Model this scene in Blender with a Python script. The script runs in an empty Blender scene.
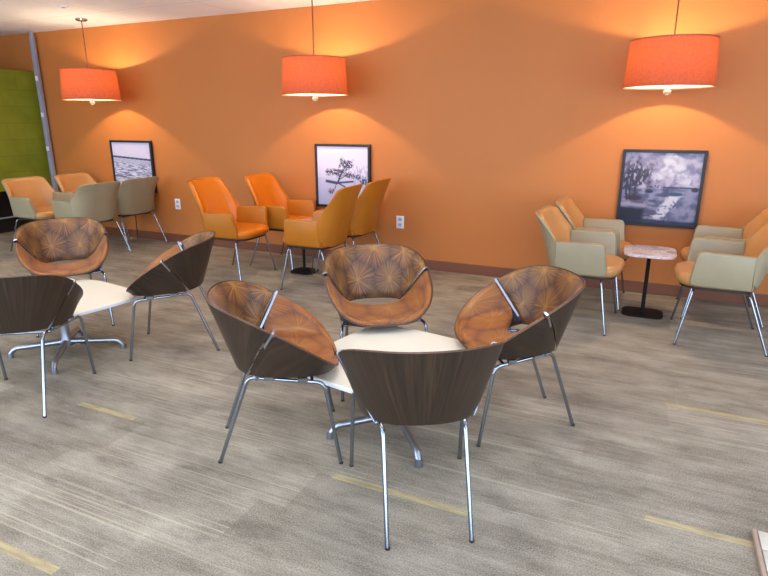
import bpy, bmesh, math, random
from mathutils import Vector, Matrix, noise
C = bpy.context.scene.collection
sc = bpy.context.scene
PI = math.pi
random.seed(4)

# ------------------------------------------------------------------ helpers
def lin(r, g, b):
    f = lambda c: (c/255/12.92) if c/255 <= .04045 else ((c/255+.055)/1.055)**2.4
    return (f(r), f(g), f(b), 1)

def obj(name, bm, mat, parent=None, sharp=38, smooth=True):
    bmesh.ops.remove_doubles(bm, verts=bm.verts, dist=1e-5)
    bmesh.ops.dissolve_degenerate(bm, edges=bm.edges, dist=1e-6)
    bmesh.ops.recalc_face_normals(bm, faces=bm.faces)
    a = math.radians(sharp)
    for f in bm.faces: f.smooth = smooth
    for e in bm.edges:
        e.smooth = not (len(e.link_faces) == 2 and e.calc_face_angle(0) > a)
    me = bpy.data.meshes.new(name); bm.to_mesh(me); bm.free()
    for m in (mat if isinstance(mat, (list, tuple)) else [mat]): me.materials.append(m)
    o = bpy.data.objects.new(name, me); C.objects.link(o)
    if parent: o.parent = parent
    return o

def thing(name, label, cat, loc=(0, 0, 0), rot=0, group=None):
    o = bpy.data.objects.new(name, None); C.objects.link(o)
    o.empty_display_size = .1
    o.location = loc; o.rotation_euler = (0, 0, rot)
    o['label'] = label; o['category'] = cat
    if group: o['group'] = group
    return o

def tag(o, label, cat, group=None):
    o['label'] = label; o['category'] = cat
    if group: o['group'] = group
    return o

def struct(name, bm, mat, smooth=False):
    o = obj(name, bm, mat, None, smooth=smooth); o['kind'] = 'structure'; return o

def dup(root, loc, rot, label, group=None):
    r = root.copy(); C.objects.link(r); r.location = loc; r.rotation_euler = (0, 0, rot); r['label'] = label
    if group: r['group'] = group
    for ch in list(root.children):
        c = ch.copy(); C.objects.link(c); c.parent = r
        for g in list(ch.children):
            d = g.copy(); C.objects.link(d); d.parent = c
    return r

def box(bm, x0, x1, y0, y1, z0, z1, bev=0, seg=2):
    m = bmesh.ops.create_cube(bm, size=1)
    vs = m['verts']
    for v in vs:
        v.co = Vector(((x0+x1)/2 + v.co.x*(x1-x0), (y0+y1)/2 + v.co.y*(y1-y0), (z0+z1)/2 + v.co.z*(z1-z0)))
    if bev:
        es = list({e for v in vs for e in v.link_edges})
        bmesh.ops.bevel(bm, geom=es, offset=bev, segments=seg, affect='EDGES', profile=.5)
    return bm

def fillet(pts, r, n=6):
    pts = [Vector(p) for p in pts]; out = [pts[0]]
    for i in range(1, len(pts)-1):
        a, b, c = pts[i-1], pts[i], pts[i+1]
        u = (a-b); v = (c-b); rr = min(r, u.length*.45, v.length*.45)
        p, q = b+u.normalized()*rr, b+v.normalized()*rr
        for k in range(n+1):
            t = k/n; out.append(p*(1-t)**2 + b*2*t*(1-t) + q*t*t)
    out.append(pts[-1]); return out

def tube(bm, pts, r, seg=12, cap=True):
    pts = [Vector(p) for p in pts]; n = len(pts)
    rs = r if isinstance(r, (list, tuple)) else [r]*n
    if len(rs) != n:                                    # (r0, r1) taper by arc length
        L = [0]
        for i in range(1, n): L.append(L[-1] + (pts[i]-pts[i-1]).length)
        rs = [rs[0] + (rs[1]-rs[0])*l/L[-1] for l in L]
    T = []
    for i in range(n):
        T.append((pts[min(i+1, n-1)] - pts[max(i-1, 0)]).normalized())
    up = Vector((0, 0, 1)) if abs(T[0].z) < .9 else Vector((1, 0, 0))
    N = T[0].cross(up).normalized(); rings = []
    for i in range(n):
        N = (N - T[i]*N.dot(T[i])).normalized(); B = T[i].cross(N)
        rings.append([bm.verts.new(pts[i] + (N*math.cos(2*PI*k/seg) + B*math.sin(2*PI*k/seg))*rs[i]) for k in range(seg)])
    for a, b in zip(rings, rings[1:]):
        for k in range(seg): bm.faces.new((a[k], a[(k+1) % seg], b[(k+1) % seg], b[k]))
    if cap: bm.faces.new(rings[0][::-1]); bm.faces.new(rings[-1])
    return bm

def lathe(bm, prof, seg=40, loc=(0, 0, 0), closed=False):
    rings = []
    for r, z in prof:
        if r < 1e-6: rings.append([bm.verts.new((loc[0], loc[1], loc[2]+z))])
        else: rings.append([bm.verts.new((loc[0]+r*math.cos(2*PI*k/seg), loc[1]+r*math.sin(2*PI*k/seg), loc[2]+z)) for k in range(seg)])
    prs = list(zip(rings, rings[1:]))
    if closed: prs.append((rings[-1], rings[0]))
    for a, b in prs:
        for k in range(seg):
            k2 = (k+1) % seg
            if len(a) == 1: bm.faces.new((a[0], b[k2], b[k]))
            elif len(b) == 1: bm.faces.new((a[k], a[k2], b[0]))
            else: bm.faces.new((a[k], a[k2], b[k2], b[k]))
    return bm

def slab(bm, outline, levels):
    """closed solid from a 2-D outline; levels = [(z, inset), ...] bottom to top"""
    n = len(outline); rings = []
    P = [Vector((p[0], p[1], 0)) for p in outline]
    nor = []
    for i in range(n):
        t = (P[(i+1) % n] - P[i-1]).normalized(); nor.append(Vector((t.y, -t.x, 0)))
    for z, ins in levels:
        rings.append([bm.verts.new(P[i] - nor[i]*ins + Vector((0, 0, z))) for i in range(n)])
    for a, b in zip(rings, rings[1:]):
        for k in range(n): bm.faces.new((a[k], a[(k+1) % n], b[(k+1) % n], b[k]))
    bm.faces.new(rings[0][::-1]); bm.faces.new(rings[-1])
    return bm

def grid_normals(G, ref):
    R, K = len(G), len(G[0]); N = [[None]*K for _ in range(R)]
    for i in range(R):
        for k in range(K):
            a = G[min(i+1, R-1)][k] - G[max(i-1, 0)][k]; b = G[i][min(k+1, K-1)] - G[i][max(k-1, 0)]
            n = a.cross(b)
            n = n.normalized() if n.length > 1e-9 else None
            if n is not None and n.dot(ref(G[i][k]) - G[i][k]) < 0: n = -n
            N[i][k] = n
    for i in range(R):
        for k in range(K):
            if N[i][k] is None:
                for j in (i-1, i+1, i-2):
                    if 0 <= j < R and N[j][k] is not None: N[i][k] = N[j][k]; break
                else: N[i][k] = Vector((0, 0, 1))
    return N

def grid_solid(bm, G, N, t0, t1, uvf=None, em=None):
    """thick sheet; t0/t1 are offsets along N (number or f(i,k)); UVs from uvf(i,k)"""
    R, K = len(G), len(G[0])
    f0 = t0 if callable(t0) else (lambda i, k: t0); f1 = t1 if callable(t1) else (lambda i, k: t1)
    A = [[bm.verts.new(G[i][k] + N[i][k]*f0(i, k)) for k in range(K)] for i in range(R)]
    B = [[bm.verts.new(G[i][k] + N[i][k]*f1(i, k)) for k in range(K)] for i in range(R)]
    uvl = bm.loops.layers.uv.verify() if uvf else None
    def quad(vs, ids):
        try: f = bm.faces.new(vs)
        except ValueError: return
        if uvl:
            for l, (i, k) in zip(f.loops, ids): l[uvl].uv = uvf(i, k)
    for i in range(R-1):
        for k in range(K-1):
            ids = [(i, k), (i+1, k), (i+1, k+1), (i, k+1)]
            quad([B[a][b] for a, b in ids], ids)
            quad([A[a][b] for a, b in ids][::-1], ids[::-1])
    edge = [(0, k) for k in range(K)] + [(i, K-1) for i in range(1, R)] + [(R-1, k) for k in range(K-2, -1, -1)] + [(i, 0) for i in range(R-2, 0, -1)]
    for e0, e1 in zip(edge, edge[1:]+edge[:1]):
        n0 = len(bm.faces)
        quad([A[e0[0]][e0[1]], A[e1[0]][e1[1]], B[e1[0]][e1[1]], B[e0[0]][e0[1]]], [e0, e1, e1, e0])
        if em and em(e0) and em(e1) and len(bm.faces) > n0:
            bm.faces.ensure_lookup_table(); bm.faces[-1].material_index = 1
    return bm

def round_poly(pts, rads, n=6):
    out = []; m = len(pts)
    for i in range(m):
        a, b, c = Vector(pts[i-1]), Vector(pts[i]), Vector(pts[(i+1) % m]); r = rads[i]
        if r <= 0: out.append(tuple(b)); continue
        p, q = b+(a-b).normalized()*r, b+(c-b).normalized()*r
        for k in range(n+1):
            t = k/n; out.append(tuple(p*(1-t)**2 + b*2*t*(1-t) + q*t*t))
    return out

# ------------------------------------------------------------------ materials
class NT:
    def __init__(s, name):
        s.m = bpy.data.materials.new(name); s.m.use_nodes = True
        s.t = s.m.node_tree; s.b = s.t.nodes['Principled BSDF']; s.out = s.t.nodes['Material Output']
    def n(s, typ, **kw):
        nd = s.t.nodes.new(typ)
        for k, v in kw.items():
            if k[0] == 'i' and k[1:].isdigit(): s.put(nd.inputs[int(k[1:])], v)
            elif hasattr(nd, k): setattr(nd, k, v)
            else: s.put(nd.inputs[k.replace('_', ' ')], v)
        return nd
    def put(s, sock, v):
        if isinstance(v, bpy.types.NodeSocket): s.t.links.new(v, sock)
        else: sock.default_value = v
    def math(s, op, a, b=0, c=0): return s.n('ShaderNodeMath', operation=op, i0=a, i1=b, i2=c).outputs[0]
    def vm(s, op, a, b=(0, 0, 0)):
        nd = s.n('ShaderNodeVectorMath', operation=op, i0=a, i1=b)
        return nd.outputs['Value'] if op in ('LENGTH', 'DOT_PRODUCT', 'DISTANCE') else nd.outputs[0]
    def mix(s, fac, a, b, blend='MIX'):
        nd = s.t.nodes.new('ShaderNodeMix'); nd.data_type = 'RGBA'; nd.blend_type = blend
        s.put(nd.inputs[0], fac); s.put(nd.inputs[6], a); s.put(nd.inputs[7], b); return nd.outputs[2]
    def ramp(s, fac, stops):
        nd = s.t.nodes.new('ShaderNodeValToRGB'); s.put(nd.inputs[0], fac); cr = nd.color_ramp
        while len(cr.elements) < len(stops): cr.elements.new(.5)
        for e, (p, c) in zip(cr.elements, stops): e.position = p; e.color = c if hasattr(c, '__len__') else (c, c, c, 1)
        return nd.outputs[0]
    def obj_co(s): return s.n('ShaderNodeTexCoord').outputs['Object']
    def noise(s, vec, scale, detail=3, rough=.5, dim='3D'):
        return s.n('ShaderNodeTexNoise', noise_dimensions=dim, Vector=vec, Scale=scale, Detail=detail, Roughness=rough).outputs[0]
    def stretch(s, vec, sx, sy, sz): return s.vm('MULTIPLY', vec, (sx, sy, sz))
    def bump(s, h, strength, dist=.01):
        s.put(s.b.inputs['Normal'], s.n('ShaderNodeBump', Height=h, Strength=strength, Distance=dist).outputs[0])
    def set(s, **kw):
        for k, v in kw.items(): s.put(s.b.inputs[k.replace('_', ' ')], v)
        return s.m

def plain(name, col, rough=.5, metal=0, vary=.08, scale=6, bump=0, bscale=200, spec=.5):
    t = NT(name); co = t.obj_co(); c = col
    nz = t.noise(co, scale, 3)
    lo = tuple(x*(1-vary) for x in c[:3])+(1,); hi = tuple(min(1, x*(1+vary)) for x in c[:3])+(1,)
    t.set(Base_Color=t.ramp(nz, [(.3, lo), (.7, hi)]), Roughness=rough, Metallic=metal)
    t.b.inputs['Specular IOR Level'].default_value = spec
    if bump: t.bump(t.noise(co, bscale, 2), bump, .002)
    return t.m

M = {}
M['wall'] = plain('orange_paint', lin(186, 113, 55), .55, vary=.03, scale=1.2, bump=.05, bscale=350, spec=.35)
M['ceiling'] = plain('ceiling_board', lin(240, 240, 250), .8, vary=.02, scale=3)
M['white'] = plain('white_plastic', lin(235, 235, 240), .4, vary=.01)
M['socket'] = plain('socket_grey', lin(190, 192, 200), .4, vary=.01)
M['slot'] = plain('dark_slot', lin(40, 40, 45), .6)
M['base'] = plain('base_rubber', lin(118, 70, 48), .38, vary=.04)
M['black'] = plain('black_metal', lin(16, 15, 17), .6, vary=.1, spec=.25)
M['blackpaint'] = plain('black_plinth_paint', lin(14, 12, 12), .5)
M['frame'] = plain('frame_black', lin(16, 18, 32), .5)
M['chrome'] = plain('chrome', (.31, .36, .44, 1), .18, 1, vary=.02)
M['alu'] = plain('brushed_aluminium', (.38, .42, .50, 1), .3, 1, vary=.05)
M['post'] = plain('anodised_post', lin(150, 156, 176), .35, .1, vary=.05)
M['top'] = plain('cream_laminate', lin(244, 238, 216), .32, vary=.015)
M['topedge'] = plain('white_edge', lin(225, 228, 238), .4, vary=.01)
M['under'] = plain('dark_underside', lin(35, 30, 28), .6)
M['orange'] = plain('orange_leather', lin(206, 113, 12), .36, vary=.06, bump=.12)
M['orange_cool_lit'] = plain('orange_leather_cool_lit', lin(182, 110, 24), .38, vary=.06, bump=.12)  # orange leather duller on arms and shell, window light put into its colour
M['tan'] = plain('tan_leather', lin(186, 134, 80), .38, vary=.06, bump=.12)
M['tan_cool_lit'] = plain('tan_leather_cool_lit', lin(154, 143, 115), .38, vary=.05, bump=.12)  # tan leather greyed for arms and shell: cool window light mixed into the colour
M['cord'] = plain('brass_stem', lin(112, 70, 44), .35, .4)
M['board'] = plain('whitewashed_board', lin(206, 200, 184), .6, vary=.08, scale=14)
M['boardtrim'] = plain('pale_wood_trim', lin(176, 154, 136), .55, vary=.08, scale=20)

def walnut():
    t = NT('walnut_veneer'); uv = t.n('ShaderNodeTexCoord').outputs['UV']
    a = t.noise(t.stretch(uv, 75, 2.0, 0), 1, 4, .55, '2D')
    b = t.noise(t.stretch(uv, 330, 9, 0), 1, 2, .5, '2D')
    c = t.noise(t.stretch(uv, 9, .8, 0), 1, 2, .5, '2D')
    f = t.math('ADD', t.math('MULTIPLY', a, .45), t.math('MULTIPLY', b, .3)); f = t.math('ADD', f, t.math('MULTIPLY', c, .25))
    t.set(Base_Color=t.ramp(f, [(.34, lin(32, 22, 15)), (.5, lin(47, 33, 23)), (.66, lin(66, 48, 34))]), Roughness=.4)
    t.bump(f, .04, .002); return t.m
M['walnut'] = walnut()
M['edge'] = plain('veneer_edge', lin(84, 59, 42), .45, vary=.15, scale=40)

def burst(name='starburst_fabric', ta=lin(98, 46, 20), tb=lin(82, 50, 26), tc=lin(58, 28, 20), amt=.6):
    """hexagonal lattice of radiating bursts in gold thread on brown"""
    t = NT(name); uv = t.n('ShaderNodeTexCoord').outputs['UV']
    uvw = t.vm('ADD', uv, t.vm('MULTIPLY', t.n('ShaderNodeTexNoise', Vector=uv, Scale=3.0, Detail=1.0).outputs['Color'], (.05, .05, 0)))
    p = t.vm('MULTIPLY', uvw, (1/.235, 1/.235, 0)); H = 1.7320508
    def cell(off):
        q = t.vm('ADD', p, off)
        w = t.n('ShaderNodeVectorMath', operation='WRAP', i0=q, i1=(.5, H/2, 1), i2=(-.5, -H/2, -1)).outputs[0]
        return w, t.vm('LENGTH', w)
    w1, l1 = cell((0, 0, 0)); w2, l2 = cell((.5, H/2, 0))
    sel = t.math('LESS_THAN', l2, l1)
    nd = t.t.nodes.new('ShaderNodeMix'); nd.data_type = 'VECTOR'
    t.put(nd.inputs[0], sel); t.put(nd.inputs[4], w1); t.put(nd.inputs[5], w2); w = nd.outputs[1]
    r = t.math('MINIMUM', l1, l2)
    s = t.n('ShaderNodeSeparateXYZ', Vector=w)
    ang = t.math('ARCTAN2', s.outputs[1], s.outputs[0])
    idx = t.vm('SUBTRACT', p, w)
    spin = t.n('ShaderNodeTexWhiteNoise', noise_dimensions='2D', Vector=t.vm('FLOOR', t.vm('ADD', t.vm('MULTIPLY', idx, (2, 2, 2)), (.5, .5, .5)))).outputs[0]
    cv = t.n('ShaderNodeCombineXYZ', X=t.math('MULTIPLY', t.math('COSINE', ang), 10), Y=t.math('MULTIPLY', t.math('SINE', ang), 10), Z=t.math('MULTIPLY', spin, 50)).outputs[0]
    ray = t.noise(cv, 1.5, 3, .6)
    rays = t.ramp(ray, [(.42, 0), (.62, 1)])
    fade = t.ramp(r, [(.0, .95), (.28, .66), (.48, .34), (.58, .12)])
    gold = t.math('MULTIPLY', rays, fade)
    core = t.ramp(r, [(.0, 1), (.13, 0)])
    g = t.math('MINIMUM', t.math('ADD', gold, t.math('MULTIPLY', core, .4)), 1)
    tint = t.mix(spin, ta, tb)
    tint = t.mix(t.ramp(r, [(.38, 0), (.56, 1)]), tint, tc)
    col = t.mix(t.math('MULTIPLY', g, amt), tint, lin(204, 146, 62))
    t.set(Base_Color=col, Roughness=.42)
    t.b.inputs['Sheen Weight'].default_value = .15
    return t.m
M['burst'] = burst()
M['burst_sheen'] = burst('starburst_fabric_sheen', lin(148, 76, 14), lin(134, 72, 16), lin(104, 50, 14), .55)  # same fabric as the back; its sheen is put into a warmer orange tint

def seatfabric():
    t = NT('seat_fabric'); uv = t.n('ShaderNodeTexCoord').outputs['UV']
    a = t.noise(t.stretch(uv, 14, 50, 0), 1, 3)
    b = t.noise(uv, 8, 2)
    f = t.math('ADD', t.math('MULTIPLY', a, .5), t.math('MULTIPLY', b, .5))
    t.set(Base_Color=t.ramp(f, [(.3, lin(116, 58, 20)), (.55, lin(160, 88, 32)), (.75, lin(190, 120, 56))]), Roughness=.4); return t.m

def shade():
    t = NT('shade_fabric'); co = t.obj_co()
    weave = t.noise(t.stretch(co, 40, 40, 260), 1, 2)
    weave2 = t.noise(t.stretch(co, 260, 260, 30), 1, 2)
    f = t.math('MULTIPLY', t.math('ADD', weave, weave2), .5)
    col = t.ramp(f, [(.3, lin(128, 62, 52)), (.7, lin(164, 84, 68))])
    d = t.n('ShaderNodeBsdfDiffuse', Color=col); tr = t.n('ShaderNodeBsdfTranslucent', Color=t.ramp(f, [(.3, (.62, .12, .03, 1)), (.7, (.80, .18, .045, 1))]))
    di = t.n('ShaderNodeBsdfDiffuse', Color=lin(250, 236, 205))
    outer = t.n('ShaderNodeMixShader', i0=.095, i1=d.outputs[0], i2=tr.outputs[0])
    inner = t.n('ShaderNodeMixShader', i0=.095, i1=di.outputs[0], i2=tr.outputs[0])
    bf = t.n('ShaderNodeNewGeometry').outputs['Backfacing']
    mx = t.n('ShaderNodeMixShader', i0=bf, i1=outer.outputs[0], i2=inner.outputs[0])
    t.t.links.new(mx.outputs[0], t.out.inputs[0]); return t.m
M['shade'] = shade()
M['shadetrim'] = plain('shade_trim', lin(150, 70, 52), .7)

def emit(name, col, s):
    t = NT(name); e = t.n('ShaderNodeEmission', Color=col, Strength=s); t.t.links.new(e.outputs[0], t.out.inputs[0]); return t.m
BULB = 1500
M['bulb'] = emit('bulb_glow', (1, .74, .42, 1), BULB)
def glass():
    t = NT('crystal'); t.set(Base_Color=(1, .97, .95, 1), Roughness=.03, IOR=1.5, Transmission_Weight=.8); return t.m
M['crystal'] = glass()

def marble():
    t = NT('marble'); co = t.obj_co()
    w = t.noise(t.vm('ADD', t.stretch(co, 1, 1, 1), t.vm('MULTIPLY', t.n('ShaderNodeTexNoise', Vector=co, Scale=5.0).outputs['Color'], (.35, .35, .35))), 7, 5, .6)
    t.set(Base_Color=t.ramp(w, [(.35, lin(176, 160, 166)), (.5, lin(226, 218, 226)), (.56, lin(200, 180, 178)), (.66, lin(240, 236, 242))]), Roughness=.25); return t.m
M['marble'] = marble()

def green():
    t = NT('green_block_paint'); co = t.obj_co(); s = t.n('ShaderNodeSeparateXYZ', Vector=co)
    z = s.outputs[2]
    fz = t.math('FRACT', t.math('DIVIDE', z, .203))
    gz = t.math('LESS_THAN', fz, .05)
    fy = t.math('FRACT', t.math('ADD', t.math('DIVIDE', s.outputs[1], .406), t.math('MULTIPLY', t.math('FLOOR', t.math('DIVIDE', z, .203)), .5)))
    gy = t.math('LESS_THAN', fy, .02)
    g = t.math('MAXIMUM', gz, gy)
    n = t.noise(co, 5, 3)
    c = t.ramp(n, [(.3, lin(112, 122, 22)), (.7, lin(128, 138, 32))])
    t.set(Base_Color=t.mix(t.math('MULTIPLY', g, .35), c, lin(84, 92, 14)), Roughness=.5)
    t.bump(t.math('SUBTRACT', 1, g), .4, .004); return t.m
M['green'] = green()

def carpet():
    t = NT('carpet_planks'); co = t.obj_co(); s = t.n('ShaderNodeSeparateXYZ', Vector=co); X, Y = s.outputs[0], s.outputs[1]
    row = t.math('FLOOR', t.math('DIVIDE', t.math('ADD', Y, 20.0), .26))
    off = t.n('ShaderNodeTexWhiteNoise', noise_dimensions='1D', W=row).outputs[0]
    colm = t.math('FLOOR', t.math('ADD', t.math('DIVIDE', X, 1.0), t.math('MULTIPLY', off, 7.0)))
    pid = t.n('ShaderNodeTexWhiteNoise', noise_dimensions='2D', Vector=t.n('ShaderNodeCombineXYZ', X=row, Y=colm).outputs[0])
    tone = pid.outputs[0]
    big = t.noise(t.stretch(co, .8, 1.6, 1), 1.0, 3, .55)
    cloud = t.noise(t.stretch(co, 2.2, 5, 1), 1.3, 5, .65)
    streak = t.noise(t.stretch(co, 1.1, 46, 1), 1, 3, .6)
    fine = t.noise(t.stretch(co, .7, 105, 1), 1, 1, .5)
    speck = t.noise(co, 170, 3, .75)
    f = t.math('ADD', t.math('MULTIPLY', cloud, .34), t.math('MULTIPLY', streak, .12))
    f = t.math('ADD', f, t.math('MULTIPLY', speck, .5))
    f = t.math('ADD', f, t.math('MULTIPLY', tone, .04))
    col = t.ramp(f, [(.35, lin(92, 84, 72)), (.5, lin(148, 139, 123)), (.65, lin(190, 181, 162))])
    # light hairlines woven into some of the planks
    lines = t.math('MULTIPLY', t.ramp(fine, [(.60, 0), (.66, 1)]), t.ramp(t.math('ADD', t.math('MULTIPLY', big, .6), t.math('MULTIPLY', tone, .4)), [(.42, 0), (.58, 1)]))
    col = t.mix(t.math('MULTIPLY', lines, .4), col, lin(206, 194, 166))
    # dark worn smudges
    col = t.mix(t.math('MULTIPLY', t.ramp(t.noise(t.stretch(co, 1.5, 4.5, 1), 2.1, 5, .7), [(.56, 0), (.74, 1)]), .5), col, lin(82, 77, 72))
    # yellow accent dashes
    m = None
    for x0, x1, y in ((-1.09, -.50, 1.843), (.19, .80, 3.148), (.115, .75, 2.105), (-2.64, -2.24, 1.846), (-2.5, -1.66, .982)):
        a = t.math('COMPARE', X, (x0+x1)/2, (x1-x0)/2); b = t.math('COMPARE', Y, y, .017)
        k = t.math('MULTIPLY', a, b); m = k if m is None else t.math('MAXIMUM', m, k)
    ycol = t.ramp(t.noise(t.stretch(co, 8, 60, 1), 1, 3), [(.35, lin(164, 146, 100)), (.65, lin(206, 188, 134))])
    col = t.mix(t.math('MULTIPLY', m, .62), col, ycol)
    t.set(Base_Color=col, Roughness=.95); t.b.inputs['Specular IOR Level'].default_value = .15
    t.bump(t.math('ADD', speck, t.math('MULTIPLY', fine, .6)), .25, .004); return t.m
M['carpet'] = carpet()

def attr_mat(name):
    t = NT(name); a = t.n('ShaderNodeAttribute', attribute_name='print'); t.set(Base_Color=a.outputs[0], Roughness=.3); t.b.inputs['Specular IOR Level'].default_value = .3; return t.m

# ------------------------------------------------------------------ the room
WY, ZC = 5.355, 2.536
XL, XR, YR = -10.0, 4.6, -3.2
bm = bmesh.new(); box(bm, XL-.2, XR+.2, YR-.2, WY+.15, -.12, 0); struct('floor', bm, M['carpet'])

def ceiling_mat():
    t = NT('ceiling_tiles'); co = t.obj_co(); s = t.n('ShaderNodeSeparateXYZ', Vector=co)
    fx = t.math('FRACT', t.math('DIVIDE', t.math('ADD', s.outputs[0], 20.0), 1.22)); fy = t.math('FRACT', t.math('DIVIDE', t.math('SUBTRACT', s.outputs[1], 4.70-12.2), 1.22))
    g = t.math('MAXIMUM', t.math('LESS_THAN', fx, .006), t.math('LESS_THAN', fy, .008))
    n = t.noise(co, 3, 3)
    t.set(Base_Color=t.mix(t.math('MULTIPLY', g, .45), t.ramp(n, [(.3, lin(228, 229, 248)), (.7, lin(236, 237, 254))]), lin(140, 132, 140)), Roughness=.85)
    t.bump(t.math('SUBTRACT', 1, g), .3, .005); return t.m
bm = bmesh.new(); box(bm, XL-.2, XR+.2, YR-.2, WY+.15, ZC, ZC+.12); struct('ceiling', bm, ceiling_mat())
bm = bmesh.new(); box(bm, XL-.2, XR+.2, WY, WY+.15, 0, ZC); struct('wall_back', bm, M['wall'])
bm = bmesh.new(); box(bm, XL-.15, XL, YR, WY, 0, ZC); struct('wall_left', bm, M['wall'])
M['cream'] = plain('cream_paint', lin(222, 214, 202), .6, vary=.02)
bm = bmesh.new(); box(bm, XR, XR+.15, 2.6, WY, 0, ZC); box(bm, XR, XR+.15, YR, 2.6, 0, .12); box(bm, XR, XR+.15, YR, 2.6, 2.42, ZC)
rbw = (2.6-YR)/3
for i in range(4): box(bm, XR, XR+.15, max(YR, YR+i*rbw-.09), YR+i*rbw+(.09 if i < 3 else 0), .12, 2.42)
struct('wall_right', bm, M['cream'])
for i in range(3):
    bm = bmesh.new(); a, b = YR+i*rbw+.09, YR+(i+1)*rbw-.09
    for y in (a+.025, (a+b)/2, b-.025): box(bm, XR+.05, XR+.11, y-.025, y+.025, .12, 2.42)
    for z in (.145, 2.395): box(bm, XR+.05, XR+.11, a, b, z-.025, z+.025)
    struct('window_%d' % (i+7), bm, M['alu'])
# window wall behind the camera: sill, head, piers between the glazed bays
bm = bmesh.new()
box(bm, XL, XR, YR-.15, YR, 0, .12); box(bm, XL, XR, YR-.15, YR, 2.42, ZC)
nb = 6; bw = (XR-XL)/nb
for i in range(nb+1):
    x = XL + i*bw; box(bm, max(XL, x-.09), min(XR, x+.09), YR-.15, YR, .12, 2.42)
struct('wall_front', bm, M['cream'])
for i in range(nb):
    bm = bmesh.new(); a, b = XL+i*bw+.09, XL+(i+1)*bw-.09
    for x in (a+.025, (a+b)/2, b-.025): box(bm, x-.025, x+.025, YR-.11, YR-.05, .12, 2.42)
    for z in (.145, 2.395): box(bm, a, b, YR-.11, YR-.05, z-.025, z+.025)
    struct('window_%d' % (i+1), bm, M['alu'])
# baseboard
bm = bmesh.new(); box(bm, -7.42, XR, WY-.012, WY, 0, .10, .004); struct('baseboard_back', bm, M['base'])
# green low wall on a black recessed base, standing square to the orange wall
bm = bmesh.new(); box(bm, -8.3, -7.5, 2.2, WY, .59, 2.07, .006); struct('wall_green', bm, M['green'])
bm = bmesh.new(); box(bm, -8.3, -7.9, 2.2, WY, 0, .59); struct('trim_1', bm, M['blackpaint'])
bm = bmesh.new(); tube(bm, [(-7.86, 2.2, .2), (-7.86, WY-.01, .2)], .012)
for y in (2.8, 3.8, 4.8): tube(bm, [(-7.86, y, .2), (-7.91, y, .2)], .007)
struct('trim_2', bm, M['post'], True)
# grey post with clips
po = thing('metal_post', 'tall grey aluminium post from carpet to ceiling at the edge of the green wall', 'post', (-7.37, 5.30, 0))
bm = bmesh.new(); box(bm, -.027, .027, -.025, .025, 0, ZC-.06, .005); obj('channel', bm, M['post'], po)
bm = bmesh.new(); box(bm, -.019, .019, -.018, .018, ZC-.06, ZC, .004); obj('top_sleeve', bm, M['post'], po)
for z in (1.10, 1.53, 1.98):
    bm = bmesh.new(); box(bm, -.006, .034, -.040, -.022, z-.028, z+.028, .004); obj('clip', bm, M['white'], po)

# ------------------------------------------------------------------ wall sockets, sprinkler
def outlet(x, z, label):
    t = thing('wall_outlet', label, 'outlet', (x, WY, z), 0, 'wall outlets')
    bm = bmesh.new(); box(bm, -.042, .042, -.007, 0, -.064, .064, .004); obj('cover_plate', bm, M['white'], t)
    for s in (-1, 1):
        bm = bmesh.new(); slab(bm, round_poly([(-.02, -.018), (.02, -.018), (.02, .018), (-.02, .018)], [.012]*4), [(0, 0), (.003, .001)])
        for v in bm.verts: v.co = Vector((v.co.x, -.007-v.co.z, v.co.y + s*.028))
        k = obj('socket', bm, M['socket'], t)
        bm = bmesh.new()
        for dx in (-.008, .008): box(bm, dx-.0015, dx+.0015, -.0115, -.0095, s*.028-.002, s*.028+.009)
        obj('slot', bm, M['slot'], k)
outlet(-2.295, .462, 'white wall outlet right of the orange chairs')
outlet(-5.253, .476, 'white wall outlet between the tan chairs and the orange chairs')
sp = thing('fire_sprinkler', 'small round sprinkler head flush in the white ceiling', 'sprinkler', (-5.45, 4.30, ZC))
bm = bmesh.new(); lathe(bm, [(0, -.002), (.055, -.002), (.05, -.014), (.03, -.018), (0, -.018)], 24); obj('cover_ring', bm, M['ceiling'], sp)
bm = bmesh.new(); lathe(bm, [(0, -.018), (.018, -.018), (.018, -.022), (0, -.024)], 16); obj('head', bm, M['alu'], sp)

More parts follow.
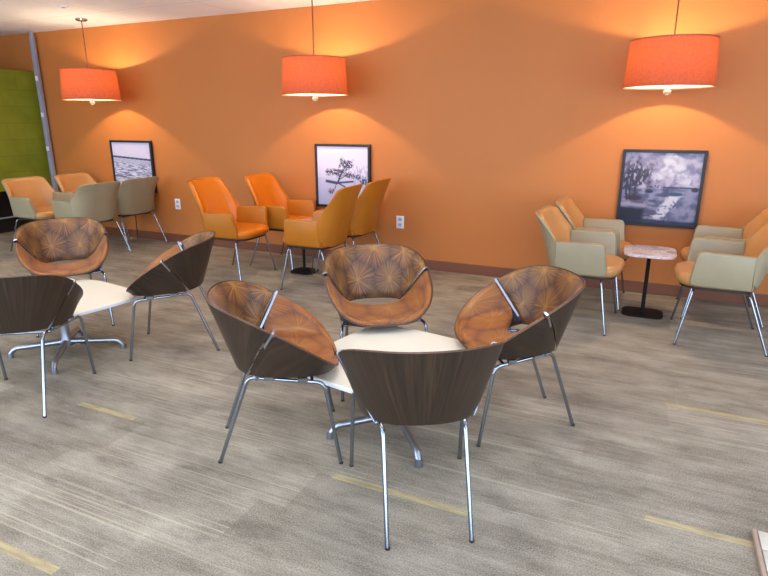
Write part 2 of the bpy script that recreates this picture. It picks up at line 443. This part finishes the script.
# ------------------------------------------------------------------ pendant lamps
def lamp(x, y, label):
    t = thing('pendant_lamp', label, 'lamp', (x, y, ZC), 0, 'drum pendant lamps')
    zt, zb, r = 2.0-ZC, 1.685-ZC, .305
    bm = bmesh.new(); lathe(bm, [(0, 0), (.064, 0), (.064, -.012), (.05, -.024), (.012, -.028), (0, -.028)], 32); obj('canopy', bm, M['chrome'], t)
    bm = bmesh.new(); tube(bm, [(0, 0, -.026), (0, 0, zt-.05)], .0055, 10); obj('stem', bm, M['cord'], t)
    bm = bmesh.new(); lathe(bm, [(r, zb), (r*.97, (zb+zt)/2), (r*.94, zt)], 72)
    sh = obj('lamp_shade', bm, M['shade'], t)
    # make the normals face outward
    for p in sh.data.polygons:
        if p.normal.dot(Vector((p.center.x, p.center.y, 0))) < 0: p.flip()
    for z, rr in ((zb, r), (zt, r*.94)):
        bm = bmesh.new(); lathe(bm, [(rr-.003, z-.004), (rr+.003, z-.004), (rr+.003, z+.004), (rr-.003, z+.004)], 72, closed=True)
        obj('shade_rim', bm, M['shadetrim'], t)
    bm = bmesh.new()
    for a in (0, 2*PI/3, 4*PI/3): tube(bm, [(0, 0, zt-.03), (.285*math.cos(a), .285*math.sin(a), zt-.004)], .003, 8)
    obj('spider_arms', bm, M['chrome'], t)
    bm = bmesh.new(); lathe(bm, [(0, zt-.035), (.014, zt-.035), (.016, zt-.07), (0, zt-.07)], 16); obj('socket', bm, M['white'], t)
    bm = bmesh.new(); lathe(bm, [(0, zt-.118), (.016, zt-.114), (.026, zt-.1), (.026, zt-.088), (.014, zt-.072), (0, zt-.07)], 20); obj('bulb', bm, M['bulb'], t)
    bm = bmesh.new(); tube(bm, [(0, 0, zt-.118), (0, 0, zb-.004)], .004, 8)
    fr = obj('finial_stem', bm, M['chrome'], t)
    bm = bmesh.new(); lathe(bm, [(0, zb), (.011, zb-.002), (.013, zb-.012), (.025, zb-.024), (.029, zb-.036), (.022, zb-.05), (0, zb-.058)], 14)
    obj('crystal_ball', bm, M['crystal'], fr)
    return t
lamp(-5.95, 4.9, 'drum pendant lamp nearest the green wall, above the snow picture')
lamp(-2.98, 4.9, 'drum pendant lamp above the orange armchairs and the misty tree picture')
lamp(0.01, 4.9, 'drum pendant lamp on the right, above the marble side table')

# ------------------------------------------------------------------ framed prints
def sst(a, b, x):
    t = min(1, max(0, (x-a)/(b-a))); return t*t*(3-2*t)
def fbm(x, y, z=0, o=4): return noise.fractal(Vector((x, y, z)), .9, 2.1, o)*.5+.5
def mixc(a, b, f): return tuple(p*(1-f)+q*f for p, q in zip(a, b))
def seg_d(px, py, ax, ay, bx, by):
    dx, dy = bx-ax, by-ay; t = max(0, min(1, ((px-ax)*dx+(py-ay)*dy)/(dx*dx+dy*dy+1e-9)))
    return math.hypot(px-ax-t*dx, py-ay-t*dy)

def ice(u, v):
    hz = .70-.06*u
    sky = mixc((188, 192, 226), (212, 206, 232), fbm(u*2, v*3))
    if v > hz+.02: return sky
    if v > hz-.018: return mixc((44, 52, 92), (70, 78, 116), fbm(u*20, v*30))
    d = (hz-v); s = 3.2/(d+.16)
    n = fbm(u*s*.8+3, s*2.6, 2, 4); n2 = fbm(u*s*1.7, s*5.5, 9, 3)
    f = sst(.36, .62, n*.7+n2*.3)
    c = mixc((104, 110, 148), (216, 220, 242), f)
    return mixc((176, 180, 212), c, sst(0, .16, d))
def mist_tree(u, v):
    c = mixc((170, 178, 216), (222, 214, 236), sst(.05, .7, v)); c = mixc(c, (236, 222, 234), .5*sst(.6, .9, v)*(1-u))
    if v < .47: c = mixc(c, (178, 186, 220), .4)
    n = fbm(u*34, v*34, 1, 4)
    pale = sst(.45, .75, fbm(u*30, v*9, 5))*sst(.62, .8, u)*sst(.80, .6, v)*sst(.28, .4, v)
    c = mixc(c, (138, 150, 190), pale*.8)
    d = 0
    for cx, cy, rx, ry in ((.58, .70, .15, .10), (.43, .56, .20, .07), (.27, .57, .10, .06), (.62, .53, .11, .05), (.79, .50, .09, .05), (.92, .43, .08, .06)):
        e = math.hypot((u-cx)/rx, (v-cy)/ry)
        d = max(d, sst(1.2, .45, e + (fbm(u*11+cx*9, v*13, 6, 3)-.5)*1.5)*sst(.33, .47, n))
    for ax, ay, bx, by, w in ((.18, .41, .38, .385, .02), (.38, .385, .70, .42, .013), (.40, .39, .55, .32, .010), (.40, .38, .46, .53, .014), (.46, .53, .58, .70, .007), (.44, .45, .62, .54, .006), (.44, .5, .28, .57, .005), (.38, .385, .34, .28, .006)):
        d = max(d, sst(w*1.7, w*.6, seg_d(u, v, ax, ay, bx, by)))
    c = mixc(c, (58, 58, 86), d)
    e = math.hypot((u-.27)/.08, (v-.24)/.06)
    return mixc(c, (84, 52, 66), sst(1.1, .5, e)*sst(.4, .55, n))
def swamp(u, v):
    n = fbm(u*6, v*6, 3); n2 = fbm(u*28, v*28, 7)
    c = mixc((140, 136, 168), (196, 188, 212), sst(.3, .7, n))
    cl = 0
    for cx, cy, r in ((.60, .88, .13), (.68, .78, .13), (.76, .68, .12), (.55, .76, .09), (.82, .62, .08), (.45, .66, .08)):
        cl = max(cl, sst(1.1, .45, math.hypot(u-cx, v-cy)/r + (fbm(u*9, v*9, 2)-.5)*.9))
    if v > .5: c = mixc(c, (226, 222, 234), cl*(.55+.45*sst(.35, .6, fbm(u*13, v*13, 17))))
    if v > .5 and u > .4: c = mixc(c, (96, 96, 132), sst(.58, .75, fbm(u*5+4, v*7, 8))*.6*(1-cl))
    if v <= .5:
        c = mixc((96, 100, 136), (150, 150, 182), sst(.3, .7, n))
        rx = .50+(v-.08)*.62
        w = sst(.11, .04, abs(u-rx)+(n2-.5)*.12)*sst(.02, .1, v)*sst(.5, .4, v)
        c = mixc(c, (222, 222, 236), w)
        if u < .62: c = mixc(c, (72, 76, 106), sst(.5, .66, fbm(u*4, v*16, 11))*.8)
    # far shore
    c = mixc(c, (58, 64, 96), sst(.018, .006, abs(v-.515-.012*n2))*sst(.5, .56, u)*.9)
    c = mixc(c, (70, 82, 116), sst(1, .6, math.hypot((u-.70)/.14, (v-.43)/.035)))
    c = mixc(c, (46, 48, 72), sst(1, .5, math.hypot((u-.95)/.06, (v-.50)/.04)))
    c = mixc(c, (62, 60, 84), sst(.03, .01, abs(v-.53))*sst(.3, .36, u)*sst(.52, .46, u)*sst(.45, .6, n2))
    c = mixc(c, (50, 48, 70), sst(1.1, .6, math.hypot((u-.36)/.06, (v-.46)/.03)))
    # moss-hung trees on the left
    f = fbm(u*30, v*17, 4)
    t = sst(1.2, .5, math.hypot((u-.16)/.24, (v-.66)/.23)+(fbm(u*9, v*9, 21, 3)-.5)*1.1)*sst(.30, .50, f)
    for x in (.07, .12, .19): t = max(t, sst(.018, .007, abs(u-x-.02*math.sin(v*9)))*sst(.8, .7, v)*sst(.30, .34, v))
    c = mixc(c, (48, 42, 62), t*.92)
    c = mixc(c, (64, 44, 58), sst(1.1, .6, math.hypot((u-.16)/.14, (v-.36)/.045)))
    if u < .42: c = mixc(c, (176, 166, 184), sst(.035, .012, abs(v-.27+.06*u))*sst(.42, .3, u)*.9)
    b = sst(.24, .20, v+.06*u)*sst(.36, .28, u)
    c = mixc(c, (30, 34, 54), b*.95)
    return mixc(c, (40, 50, 84), sst(.06, .03, v)*.85)

def picture(x0, x1, z0, z1, fn, label, tilt=0):
    t = thing('framed_picture', label, 'picture', ((x0+x1)/2, WY, (z0+z1)/2), 0, 'framed pictures on the orange wall')
    w, h, f, d = (x1-x0)/2, (z1-z0)/2, .024, .038
    bm = bmesh.new()
    ring = lambda hw, hh, y: [bm.verts.new((a*hw, y, b*hh)) for a, b in ((-1, -1), (1, -1), (1, 1), (-1, 1))]
    L = [ring(w, h, -.002), ring(w, h, -d+.003), ring(w-.003, h-.003, -d), ring(w-f, h-f, -d), ring(w-f, h-f, -.02)]
    for a, b in zip(L, L[1:]):
        for k in range(4): bm.faces.new((a[k], a[(k+1) % 4], b[(k+1) % 4], b[k]))
    bm.faces.new(L[0]); bm.faces.new(L[-1])
    obj('frame', bm, M['frame'], t, smooth=False)
    G = 150; me = bpy.data.meshes.new('print'); W, Hh = w-f, h-f
    vs = [((i/G*2-1)*W, -.024, (j/G*2-1)*Hh) for j in range(G+1) for i in range(G+1)]
    fs = [(j*(G+1)+i, j*(G+1)+i+1, (j+1)*(G+1)+i+1, (j+1)*(G+1)+i) for j in range(G) for i in range(G)]
    me.from_pydata(vs, [], fs)
    ca = me.color_attributes.new('print', 'FLOAT_COLOR', 'POINT')
    buf = []
    for j in range(G+1):
        for i in range(G+1): buf += lin(*[max(0, min(255, c*(.84 if fn is swamp else .96))) for c in fn(i/G, j/G)])
    ca.data.foreach_set('color', buf)
    me.materials.append(attr_mat('print_' + fn.__name__))
    o = bpy.data.objects.new('print', me); C.objects.link(o); o.parent = t
    return t
K = .9
picture(-6.255, -5.565, .60, 1.222, ice, 'square framed picture of a snowy field beside the green wall end, behind the tan chairs')
picture(-3.262, -2.618, .572, 1.222, mist_tree, 'square framed picture of a bare tree in mist behind the orange chairs')
picture(-.262, .362, .595, 1.222, swamp, 'square framed picture of mossy trees and clouds above the marble side table')

# ------------------------------------------------------------------ walnut shell lounge chair
def sgp(v, e): return math.copysign(abs(v)**e, v)
def rim(t):
    c, s = math.cos(t), math.sin(t); e = 2/2.284 if c > 0 else 2/3.1; u = -sgp(c, e)
    return Vector((.299*sgp(s, e), -.0025+.2785*u, .575+(-.1635)*u+.0616*s*s))
def basec(t):
    c, s = math.cos(t), math.sin(t); e = 2/2.5 if c > 0 else 2/2.9; u = -sgp(c, e)
    return Vector((.226*sgp(s, e), .041+.221*u, .417-.012*u))
TSB, TSR = .876, 1.563
def surf(t, v): return basec(t).lerp(rim(t), v)
_seam = {}
def seam_t(v):
    if v not in _seam:
        y = -.116 + .114*v; a, b = .3, 2.4
        for _ in range(50):
            m = (a+b)/2
            if surf(m, v).y < y: a = m
            else: b = m
        _seam[v] = (a+b)/2
    return _seam[v]

def make_lounge(label):
    t = thing('shell_lounge_chair', label, 'chair', group='wood shell lounge chairs')
    REF = lambda p: Vector((0, 0, .9))
    # back
    R, Kk = 14, 44
    G = [[surf((k/Kk*2-1)*(seam_t(i/R)-.012), i/R) for k in range(Kk+1)] for i in range(R+1)]
    N = grid_normals(G, lambda p: Vector((0, .1, .75)))
    # wood back shell with a pale veneer edge along the rim
    bm = bmesh.new(); grid_solid(bm, G, N, 0, .009, lambda i, k: ((k/Kk-.5)*.9, .33*i/R), lambda e: e[0] == R)
    obj('back_shell', bm, [M['walnut'], M['edge']], t)
    ar = lambda i, k: (.34*(k/Kk*2-1)*(seam_t(i/R)), .36*i/R+.055)
    bm = bmesh.new()
    Gp = [[surf((k/Kk*2-1)*(seam_t(.02+i/R*.965)-.02), .02+i/R*.965) for k in range(Kk+1)] for i in range(R+1)]
    Np = grid_normals(Gp, lambda p: Vector((0, .1, .75)))
    th = lambda i, k: .009+.017*min(1, .35+min(i, R-i, k*.6, (Kk-k)*.6)/1.6)
    grid_solid(bm, Gp, Np, .0092, th, ar)
    obj('back_upholstery', bm, M['burst'], t, sharp=60)
    # seat: side walls and pan in one lateral grid
    RR, KW, KP = 30, 8, 14
    def row(r, inset=0):
        out = []
        tt = lambda v: (seam_t(v)+.012) + (PI-seam_t(v)-.012)*r
        for k in range(KW): v = (1-inset)*(1-k/KW); out.append(surf(tt(v), v))
        a, b = surf(tt(0), 0), surf(-tt(0), 0)
        for k in range(KP+1):
            p = a.lerp(b, k/KP)
            q = 1-r
            p.y += .16*q**3*math.sin(PI*k/KP)**.6
            out.append(p)
        for k in range(1, KW+1): v = (1-inset)*k/KW; out.append(surf(-tt(v), v))
        return out
    rows = [(i/RR)**.8 for i in range(RR+1)]
    G = [row(r) for r in rows]
    N = grid_normals(G, lambda p: Vector((0, 0, 1.2)))
    bm = bmesh.new(); grid_solid(bm, G, N, 0, .009, lambda i, k: (rows[i]*.5+2, k*.03), lambda e: e[1] in (0, len(G[0])-1)); obj('seat_shell', bm, [M['walnut'], M['edge']], t, sharp=30)
    Gp = [row(r*.985, .015) for r in rows]
    n = len(Gp[0])
    for _ in range(14):                                   # soften the bend between wall and pan
        Gn = [[p.copy() for p in q] for q in Gp]
        for i in range(len(Gp)):
            for k in range(2, n-2): Gn[i][k] = Gp[i][k]*.5 + (Gp[i][k-1]+Gp[i][k+1])*.25
        Gp = Gn
    Np = grid_normals(Gp, lambda p: Vector((0, 0, 1.2)))
    for i in range(RR-3, RR+1):                           # the lip: let the normals turn evenly to straight up and forward
        for k in range(n): Np[i][k] = (Np[RR-4][k]*.25 + Vector((0, -.25, .9))*(.35+.2*(i-RR+3))).normalized()
    for _ in range(3):
        for i in range(RR-8, RR):
            for k in range(1, n-1): Np[i][k] = (Np[i][k]*2+Np[i-1][k]+Np[i+1][k]+Np[i][k-1]+Np[i][k+1]).normalized()
    th = lambda i, k: .010+.024*min(1, .12+min(i*.8+.4, (RR-i)*.2, k*.7+.3, (n-1-k)*.7+.3)/2)
    L = len(rows)-1
    bm = bmesh.new(); grid_solid(bm, Gp, Np, .0095, th, lambda i, k: ((k/(n-1)-.5)*.95+.4, .42-rows[i]*.42+.9))
    obj('seat_upholstery', bm, M['burst_sheen'], t, sharp=60)
    # metal strips clasping each seam, outside, over the rim and down the inside
    for s in (-1, 1):
        path, nor = [], []
        for j in range(13):
            v = j/12; p = surf(s*seam_t(v), v); q = surf(s*(seam_t(v)+.05), v); w = surf(s*seam_t(v), v+.05)
            nn = (q-p).cross(w-p).normalized()
            if nn.dot(Vector((0, 0, .62))-Vector((p.x, p.y, .62))) > 0: nn = -nn
            path.append((p, nn))
        D = (path[-1][0]-path[0][0]).normalized()
        nm = path[6][1]; nm = (nm - D*nm.dot(D)).normalized(); side = D.cross(nm).normalized()
        p0, p1 = path[0][0], path[-1][0]
        pts = [p0+nm*.003-D*.004, p1+nm*.003, p1+nm*.001+D*.006, p1-nm*.012+D*.008, p1-nm*.026+D*.005, p1-nm*.0295-D*.01, p0-nm*.0295+D*.045]
        bm = bmesh.new(); wv = []
        for j, p in enumerate(pts):
            a = (pts[min(j+1, len(pts)-1)] - pts[max(j-1, 0)]).normalized(); thn = a.cross(side).normalized()
            wv.append([bm.verts.new(p+side*x+thn*y) for x, y in ((-.005, -.0017), (.005, -.0017), (.005, .0017), (-.005, .0017))])
        for a, b in zip(wv, wv[1:]):
            for k in range(4): bm.faces.new((a[k], a[(k+1) % 4], b[(k+1) % 4], b[k]))
        bm.faces.new(wv[0]); bm.faces.new(wv[-1][::-1])
        obj('seam_strip', bm, M['alu'], t, sharp=25)
    # tubular base
    for s in (-1, 1):
        rr, fr_ = Vector((s*.150, -.118, .398)), Vector((s*.232, .20, .386))
        rf, ff = Vector((s*.152, -.262, 0)), Vector((s*.241, .262, 0))
        full = fillet([rf, rr, fr_, ff], .035, 7)
        # split the bent tube into rear leg, rail, front leg
        bm = bmesh.new(); tube(bm, full[0:9], .0085, 12); lg = obj('leg', bm, M['chrome'], t)
        bm = bmesh.new(); lathe(bm, [(0, 0), (.0095, 0), (.0095, .008), (0, .008)], 12, (rf.x, rf.y, 0)); obj('foot_cap', bm, M['under'], lg)
        bm = bmesh.new(); tube(bm, full[8:10], .0085, 12); obj('side_rail', bm, M['chrome'], t)
        bm = bmesh.new(); tube(bm, full[9:], .0085, 12); lg = obj('leg', bm, M['chrome'], t)
        bm = bmesh.new(); lathe(bm, [(0, 0), (.0095, 0), (.0095, .008), (0, .008)], 12, (ff.x, ff.y, 0)); obj('foot_cap', bm, M['under'], lg)
    bm = bmesh.new(); tube(bm, [(-.175, -.08, .396), (.175, -.08, .396)], .0075, 10); tube(bm, [(-.222, .15, .388), (.222, .15, .388)], .0075, 10)
    for s in (-1, 1):
        box(bm, s*.185-.012, s*.185+.012, -.05, -.01, .396, .412); box(bm, s*.212-.012, s*.212+.012, .09, .13, .390, .408)
    obj('cross_bars', bm, M['chrome'], t)
    return t

def place_l(o, x, y, h): o.location = (x, y, 0); o.rotation_euler = (0, 0, -h); return o
ch = make_lounge('walnut shell lounge chair in front seen from behind, its plain wood back to us')
place_l(ch, -.710, 1.844, -.558)
for lab, x, y, h in (
    ('walnut shell lounge chair left of the middle table, turned to the right', -1.456, 1.992, .98),
    ('walnut shell lounge chair right of the middle table, its patterned inside in view', -.526, 2.675, -2.201),
    ('walnut shell lounge chair facing us behind the middle table', -1.345, 2.814, 2.503),
    ('walnut shell lounge chair right of the left table, its dark side in view', -2.768, 2.724, -2.162),
    ('walnut shell lounge chair facing us behind the left table', -3.842, 2.756, 2.2),
    ('walnut shell lounge chair at the left edge, its dark back before the left table', -2.942, 1.795, -.608)):
    dup(ch, (x, y, 0), -h, lab)

# ------------------------------------------------------------------ low tables
def low_table(x, y, label):
    t = thing('coffee_table', label, 'table', (x, y, 0), math.radians(-10), 'low cream tables')
    hs, out = .385, []
    cn = 64
    for k in range(cn):                                   # soft square
        a = 2*PI*k/cn; e = 2/4.2
        out.append((hs*sgp(math.cos(a), e), hs*sgp(math.sin(a), e)))
    bm = bmesh.new(); slab(bm, out, [(.350, .006), (.353, .002), (.366, 0), (.370, .003)])
    obj('table_top', bm, [M['top']], t)
    bm = bmesh.new(); slab(bm, out, [(.3515, -.0006), (.3665, -.0016)]); e = obj('edge_band', bm, M['topedge'], t)
    bm = bmesh.new(); lathe(bm, [(0, .35), (.10, .35), (.10, .342), (.035, .336), (.027, .32), (.026, .12), (.034, .09), (.036, .055), (0, .055)], 28); obj('column', bm, M['alu'], t)
    for k in range(4):
        a = math.radians(50) + k*PI/2; c, s = math.cos(a), math.sin(a)
        bm = bmesh.new()
        tube(bm, fillet([(c*.02, s*.02, .082), (c*.30, s*.30, .062), (c*.335, s*.335, .02)], .02), [.019]*2+[.016]*7 if False else (.02, .0155), 12)
        lg = obj('leg', bm, M['alu'], t)
        bm = bmesh.new(); lathe(bm, [(0, 0), (.019, 0), (.019, .01), (.0165, .036), (0, .036)], 16, (c*.331, s*.331, 0)); obj('foot', bm, M['alu'], lg)
    return t
low_table(-1.0, 2.315, 'low cream square table in the middle, its four chairs drawn up close')
low_table(-3.32, 2.30, 'low cream square table on the left on a four-star metal base')

# ------------------------------------------------------------------ leather armchairs
def make_arm(label, inner, outer, bz, bx, group):
    t = thing('armchair', label, 'armchair', group=group)
    # seat cushion
    out = []
    for k in range(48):
        a = 2*PI*k/48; c, s = math.cos(a), math.sin(a)
        x = .252*sgp(c, .5); y = .06 + (.249*sgp(s, .62) if s > 0 else .24*sgp(s, .4))
        out.append((x, y))
    bm = bmesh.new(); slab(bm, out, [(.392, .05), (.398, .02), (.418, .004), (.44, 0), (.462, .008), (.474, .03), (.479, .07)])
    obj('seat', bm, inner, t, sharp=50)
    bm = bmesh.new(); slab(bm, [(p[0]*.9, p[1]*.9) for p in out], [(.376, .012), (.380, 0), (.396, 0)]); obj('seat_pan', bm, M['under'], t)
    # arms
    for s in (-1, 1):
        poly = round_poly([(-.135, .405), (.235, .405), (.206, .643), (-.125, .632)], [.01, .05, .045, .012], 6)
        bm = bmesh.new(); n = len(poly)
        cx = sum(p[0] for p in poly)/n; cz = sum(p[1] for p in poly)/n
        def ring(xo, ins):
            r = []
            for k, (y, z) in enumerate(poly):
                a, b = poly[k-1], poly[(k+1) % n]; tx, tz = b[0]-a[0], b[1]-a[1]; L = math.hypot(tx, tz) or 1
                y2, z2 = y - tz/L*ins, z + tx/L*ins
                x = .258 + (z2-.42)*.11 - .022*max(0, (y2-.05)/.18)**2*max(0, (.6-z2)/.2) + xo
                r.append(bm.verts.new((s*x, y2, z2)))
            return r
        L = [ring(.006, .012), ring(.004, .004), ring(-.006, 0), ring(-.030, 0), ring(-.040, .004), ring(-.042, .012)]
        for a, b in zip(L, L[1:]):
            for k in range(n): bm.faces.new((a[k], a[(k+1) % n], b[(k+1) % n], b[k]))
        bm.faces.new(L[0]); bm.faces.new(L[-1][::-1])
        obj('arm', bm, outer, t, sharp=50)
    # back: outer shell and inner pad as U-shaped sections
    R, Kk = 22, 36
    def pt(i, k, ins=0):
        s = (k/Kk*2-1)*(1-ins*.02); f = i/R
        z0 = .392 + .075*abs(s)**5 + ins*.012; z1 = bz - .028*abs(s)**7 - ins*.008
        z = z0 + (z1-z0)*f
        g = (z-.40)/(bz-.40)
        zs = (.635-.40)/(bz-.40)
        if g < zs: w = .252 + (.286-.252)*max(0, g/zs)**.7
        else: w = .286 + (bx-.286)*((g-zs)/(1-zs))
        yr = -.185 - (.130 if bz < .85 else .165)*g
        yf = -.128 if g < zs else -.128 + (-(.292 if bz < .85 else .327)+.128)*((g-zs)/(1-zs))**1.1
        a = abs(s)
        y = yr + (yf-yr)*(a**3.2)
        x = w*math.copysign(min(1, a*1.02-.02*a**6), s)
        return Vector((x, y, z))
    ref = lambda p: Vector((0, .25, p.z))
    G = [[pt(i, k) for k in range(Kk+1)] for i in range(R+1)]; N = grid_normals(G, ref)
    bm = bmesh.new()
    ed = lambda i, k: min(1, .3+min(i, R-i, k, Kk-k)/1.5)
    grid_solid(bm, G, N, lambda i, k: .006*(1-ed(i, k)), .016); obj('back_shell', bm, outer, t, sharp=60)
    G = [[pt(i, k, 1) for k in range(Kk+1)] for i in range(R+1)]; N = grid_normals(G, ref)
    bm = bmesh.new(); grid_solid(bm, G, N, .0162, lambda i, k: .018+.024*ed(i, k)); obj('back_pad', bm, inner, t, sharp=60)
    # legs
    for s in (-1, 1):
        for yt, yf in ((.20, .265), (-.125, -.265)):
            bm = bmesh.new()
            tube(bm, fillet([(s*.12, yt*.9, .372), (s*.235, yt, .372), (s*.28, yf, 0)], .03), (.0085, .007), 12)
            lg = obj('leg', bm, M['chrome'], t)
            bm = bmesh.new(); lathe(bm, [(0, 0), (.0092, 0), (.0092, .008), (0, .008)], 12, (s*.28, yf, 0)); obj('foot_cap', bm, M['under'], lg)
    return t

GT, GO = 'tan leather armchairs', 'orange leather armchairs'
tan = make_arm('tan armchair on the right with arms tinted as in cool light, nearest to us left of the marble table', M['tan'], M['tan_cool_lit'], .815, .25, GT)
place_l(tan, -.438, 4.395, 1.64)
for lab, x, y, h in (
    ('tan armchair on the right, against the wall left of the marble table', -.40, 5.01, 1.59),
    ('tan armchair on the right, nearest to us right of the marble table', .510, 4.403, -1.589),
    ('tan armchair on the right, against the wall right of the marble table', .565, 5.01, -1.60),
    ('tan armchair by the green wall, front one facing right', -6.40, 4.40, 1.604),
    ('tan armchair by the post, back one facing right against the wall', -6.34, 5.01, 1.53),
    ('tan armchair before the snow picture, front one with its back to us', -5.63, 4.40, -1.51),
    ('tan armchair before the snow picture, back one against the wall with its back to us', -5.69, 5.01, -1.52)):
    dup(tan, (x, y, 0), -h, lab)
ora = make_arm('orange armchair on the left of its set, front one facing right', M['orange'], M['orange_cool_lit'], .915, .232, GO)
place_l(ora, -3.64, 4.40, 1.55)
for lab, x, y, h in (
    ('orange armchair on the left of its set, back one against the wall', -3.462, 5.01, 1.58),
    ('orange armchair on the right of its set, front one with its back to us', -2.66, 4.40, -1.62),
    ('orange armchair on the right of its set, back one before the tree picture', -2.665, 5.01, -1.56)):
    dup(ora, (x, y, 0), -h, lab)

# ------------------------------------------------------------------ side tables
def side_table(x, y, label, hw=.182, hd=.205, bw=.148):
    t = thing('side_table', label, 'side table', (x, y, 0), 0, 'small marble side tables')
    rr = lambda hx, hy, r: round_poly([(-hx, -hy), (hx, -hy), (hx, hy), (-hx, hy)], [r]*4, 8)
    bm = bmesh.new(); slab(bm, rr(hw, hd, .12), [(.484, .003), (.487, 0), (.5, 0), (.503, .003)]); obj('table_top', bm, M['marble'], t)
    bm = bmesh.new(); slab(bm, rr(.05, .08, .01), [(.477, 0), (.484, 0)]); obj('mount_plate', bm, M['black'], t)
    bm = bmesh.new(); tube(bm, [(0, 0, .014), (0, 0, .478)], .014, 16); obj('pole', bm, M['black'], t)
    bm = bmesh.new(); slab(bm, rr(bw, .115, .075), [(0, .002), (.003, 0), (.012, 0), (.015, .003)]); obj('base', bm, M['black'], t)
    return t
side_table(.033, 4.735, 'small side table with white marble top and black base under the right picture')
side_table(-3.072, 4.745, 'small side table with black base standing among the orange armchairs', .13, .19, .122)

# ------------------------------------------------------------------ plank platform, lower right corner
pf = thing('plank_platform', 'low whitewashed plank platform on the carpet at the lower right edge', 'platform', (0, 0, 0))
px0, px1, py0, py1 = .476, 1.10, 1.45, 2.205
sx = 1-.02/1.44
bm = bmesh.new(); box(bm, px0*sx, px0*sx+.015, py0*sx, py1*sx, 0, .020, .003); obj('edge_trim', bm, M['boardtrim'], pf)
y = py1*sx
for k in range(6):
    bm = bmesh.new(); box(bm, px0*sx+.018, px1, y-.108, y-.003, 0, .019, .002); obj('board', bm, M['board'], pf); y -= .111

# ------------------------------------------------------------------ light, camera
w = bpy.data.worlds.new('sky'); sc.world = w; w.use_nodes = True
bg = w.node_tree.nodes['Background']; bg.inputs[0].default_value = (.66, .81, 1.0, 1); bg.inputs[1].default_value = 7.0
# daylight portals in the glazed bays
for i in range(nb):
    l = bpy.data.lights.new('window_portal', 'AREA'); l.shape = 'RECTANGLE'; l.size = bw-.2; l.size_y = 2.28; l.cycles.is_portal = True
    o = bpy.data.objects.new('window_portal', l); C.objects.link(o); o.location = (XL+(i+.5)*bw, YR-.16, 1.27); o.rotation_euler = (PI/2, 0, 0)

# recessed ceiling lights over the middle of the room
for x in (-5.6, -3.2, -.8, 1.6):
    for y in (.2, 2.2):
        l = bpy.data.lights.new('ceiling_panel_light', 'AREA'); l.shape = 'RECTANGLE'; l.size = 1.2; l.size_y = .6; l.energy = 18; l.color = (1, .95, .88) if x < -2 else ((.97, .97, 1) if x < 0 else (.80, .90, 1))
        o = bpy.data.objects.new('ceiling_panel_light', l); C.objects.link(o); o.location = (x, y, ZC-.012)
for i in range(3):
    l = bpy.data.lights.new('window_portal', 'AREA'); l.shape = 'RECTANGLE'; l.size = rbw-.2; l.size_y = 2.28; l.cycles.is_portal = True
    o = bpy.data.objects.new('window_portal', l); C.objects.link(o); o.location = (XR+.16, YR+(i+.5)*rbw, 1.27); o.rotation_euler = (PI/2, 0, PI/2)
cam = bpy.data.cameras.new('camera'); co = bpy.data.objects.new('camera', cam); C.objects.link(co)
cam.sensor_width = 36; cam.lens = 577/768*36; cam.clip_start = .05
co.location = (0, 0, 1.44); co.rotation_euler = (math.radians(90-16.05), 0, math.radians(24.826))
sc.camera = co
sc.view_settings.view_transform = 'Standard'; sc.view_settings.look = 'None'; sc.view_settings.gamma = 1
sc.view_settings.use_curve_mapping = False; sc.view_settings.exposure = 0
sc.cycles.use_denoising = True
sc.cycles.max_bounces = 10; sc.cycles.diffuse_bounces = 6
sc.cycles.sample_clamp_indirect = 6
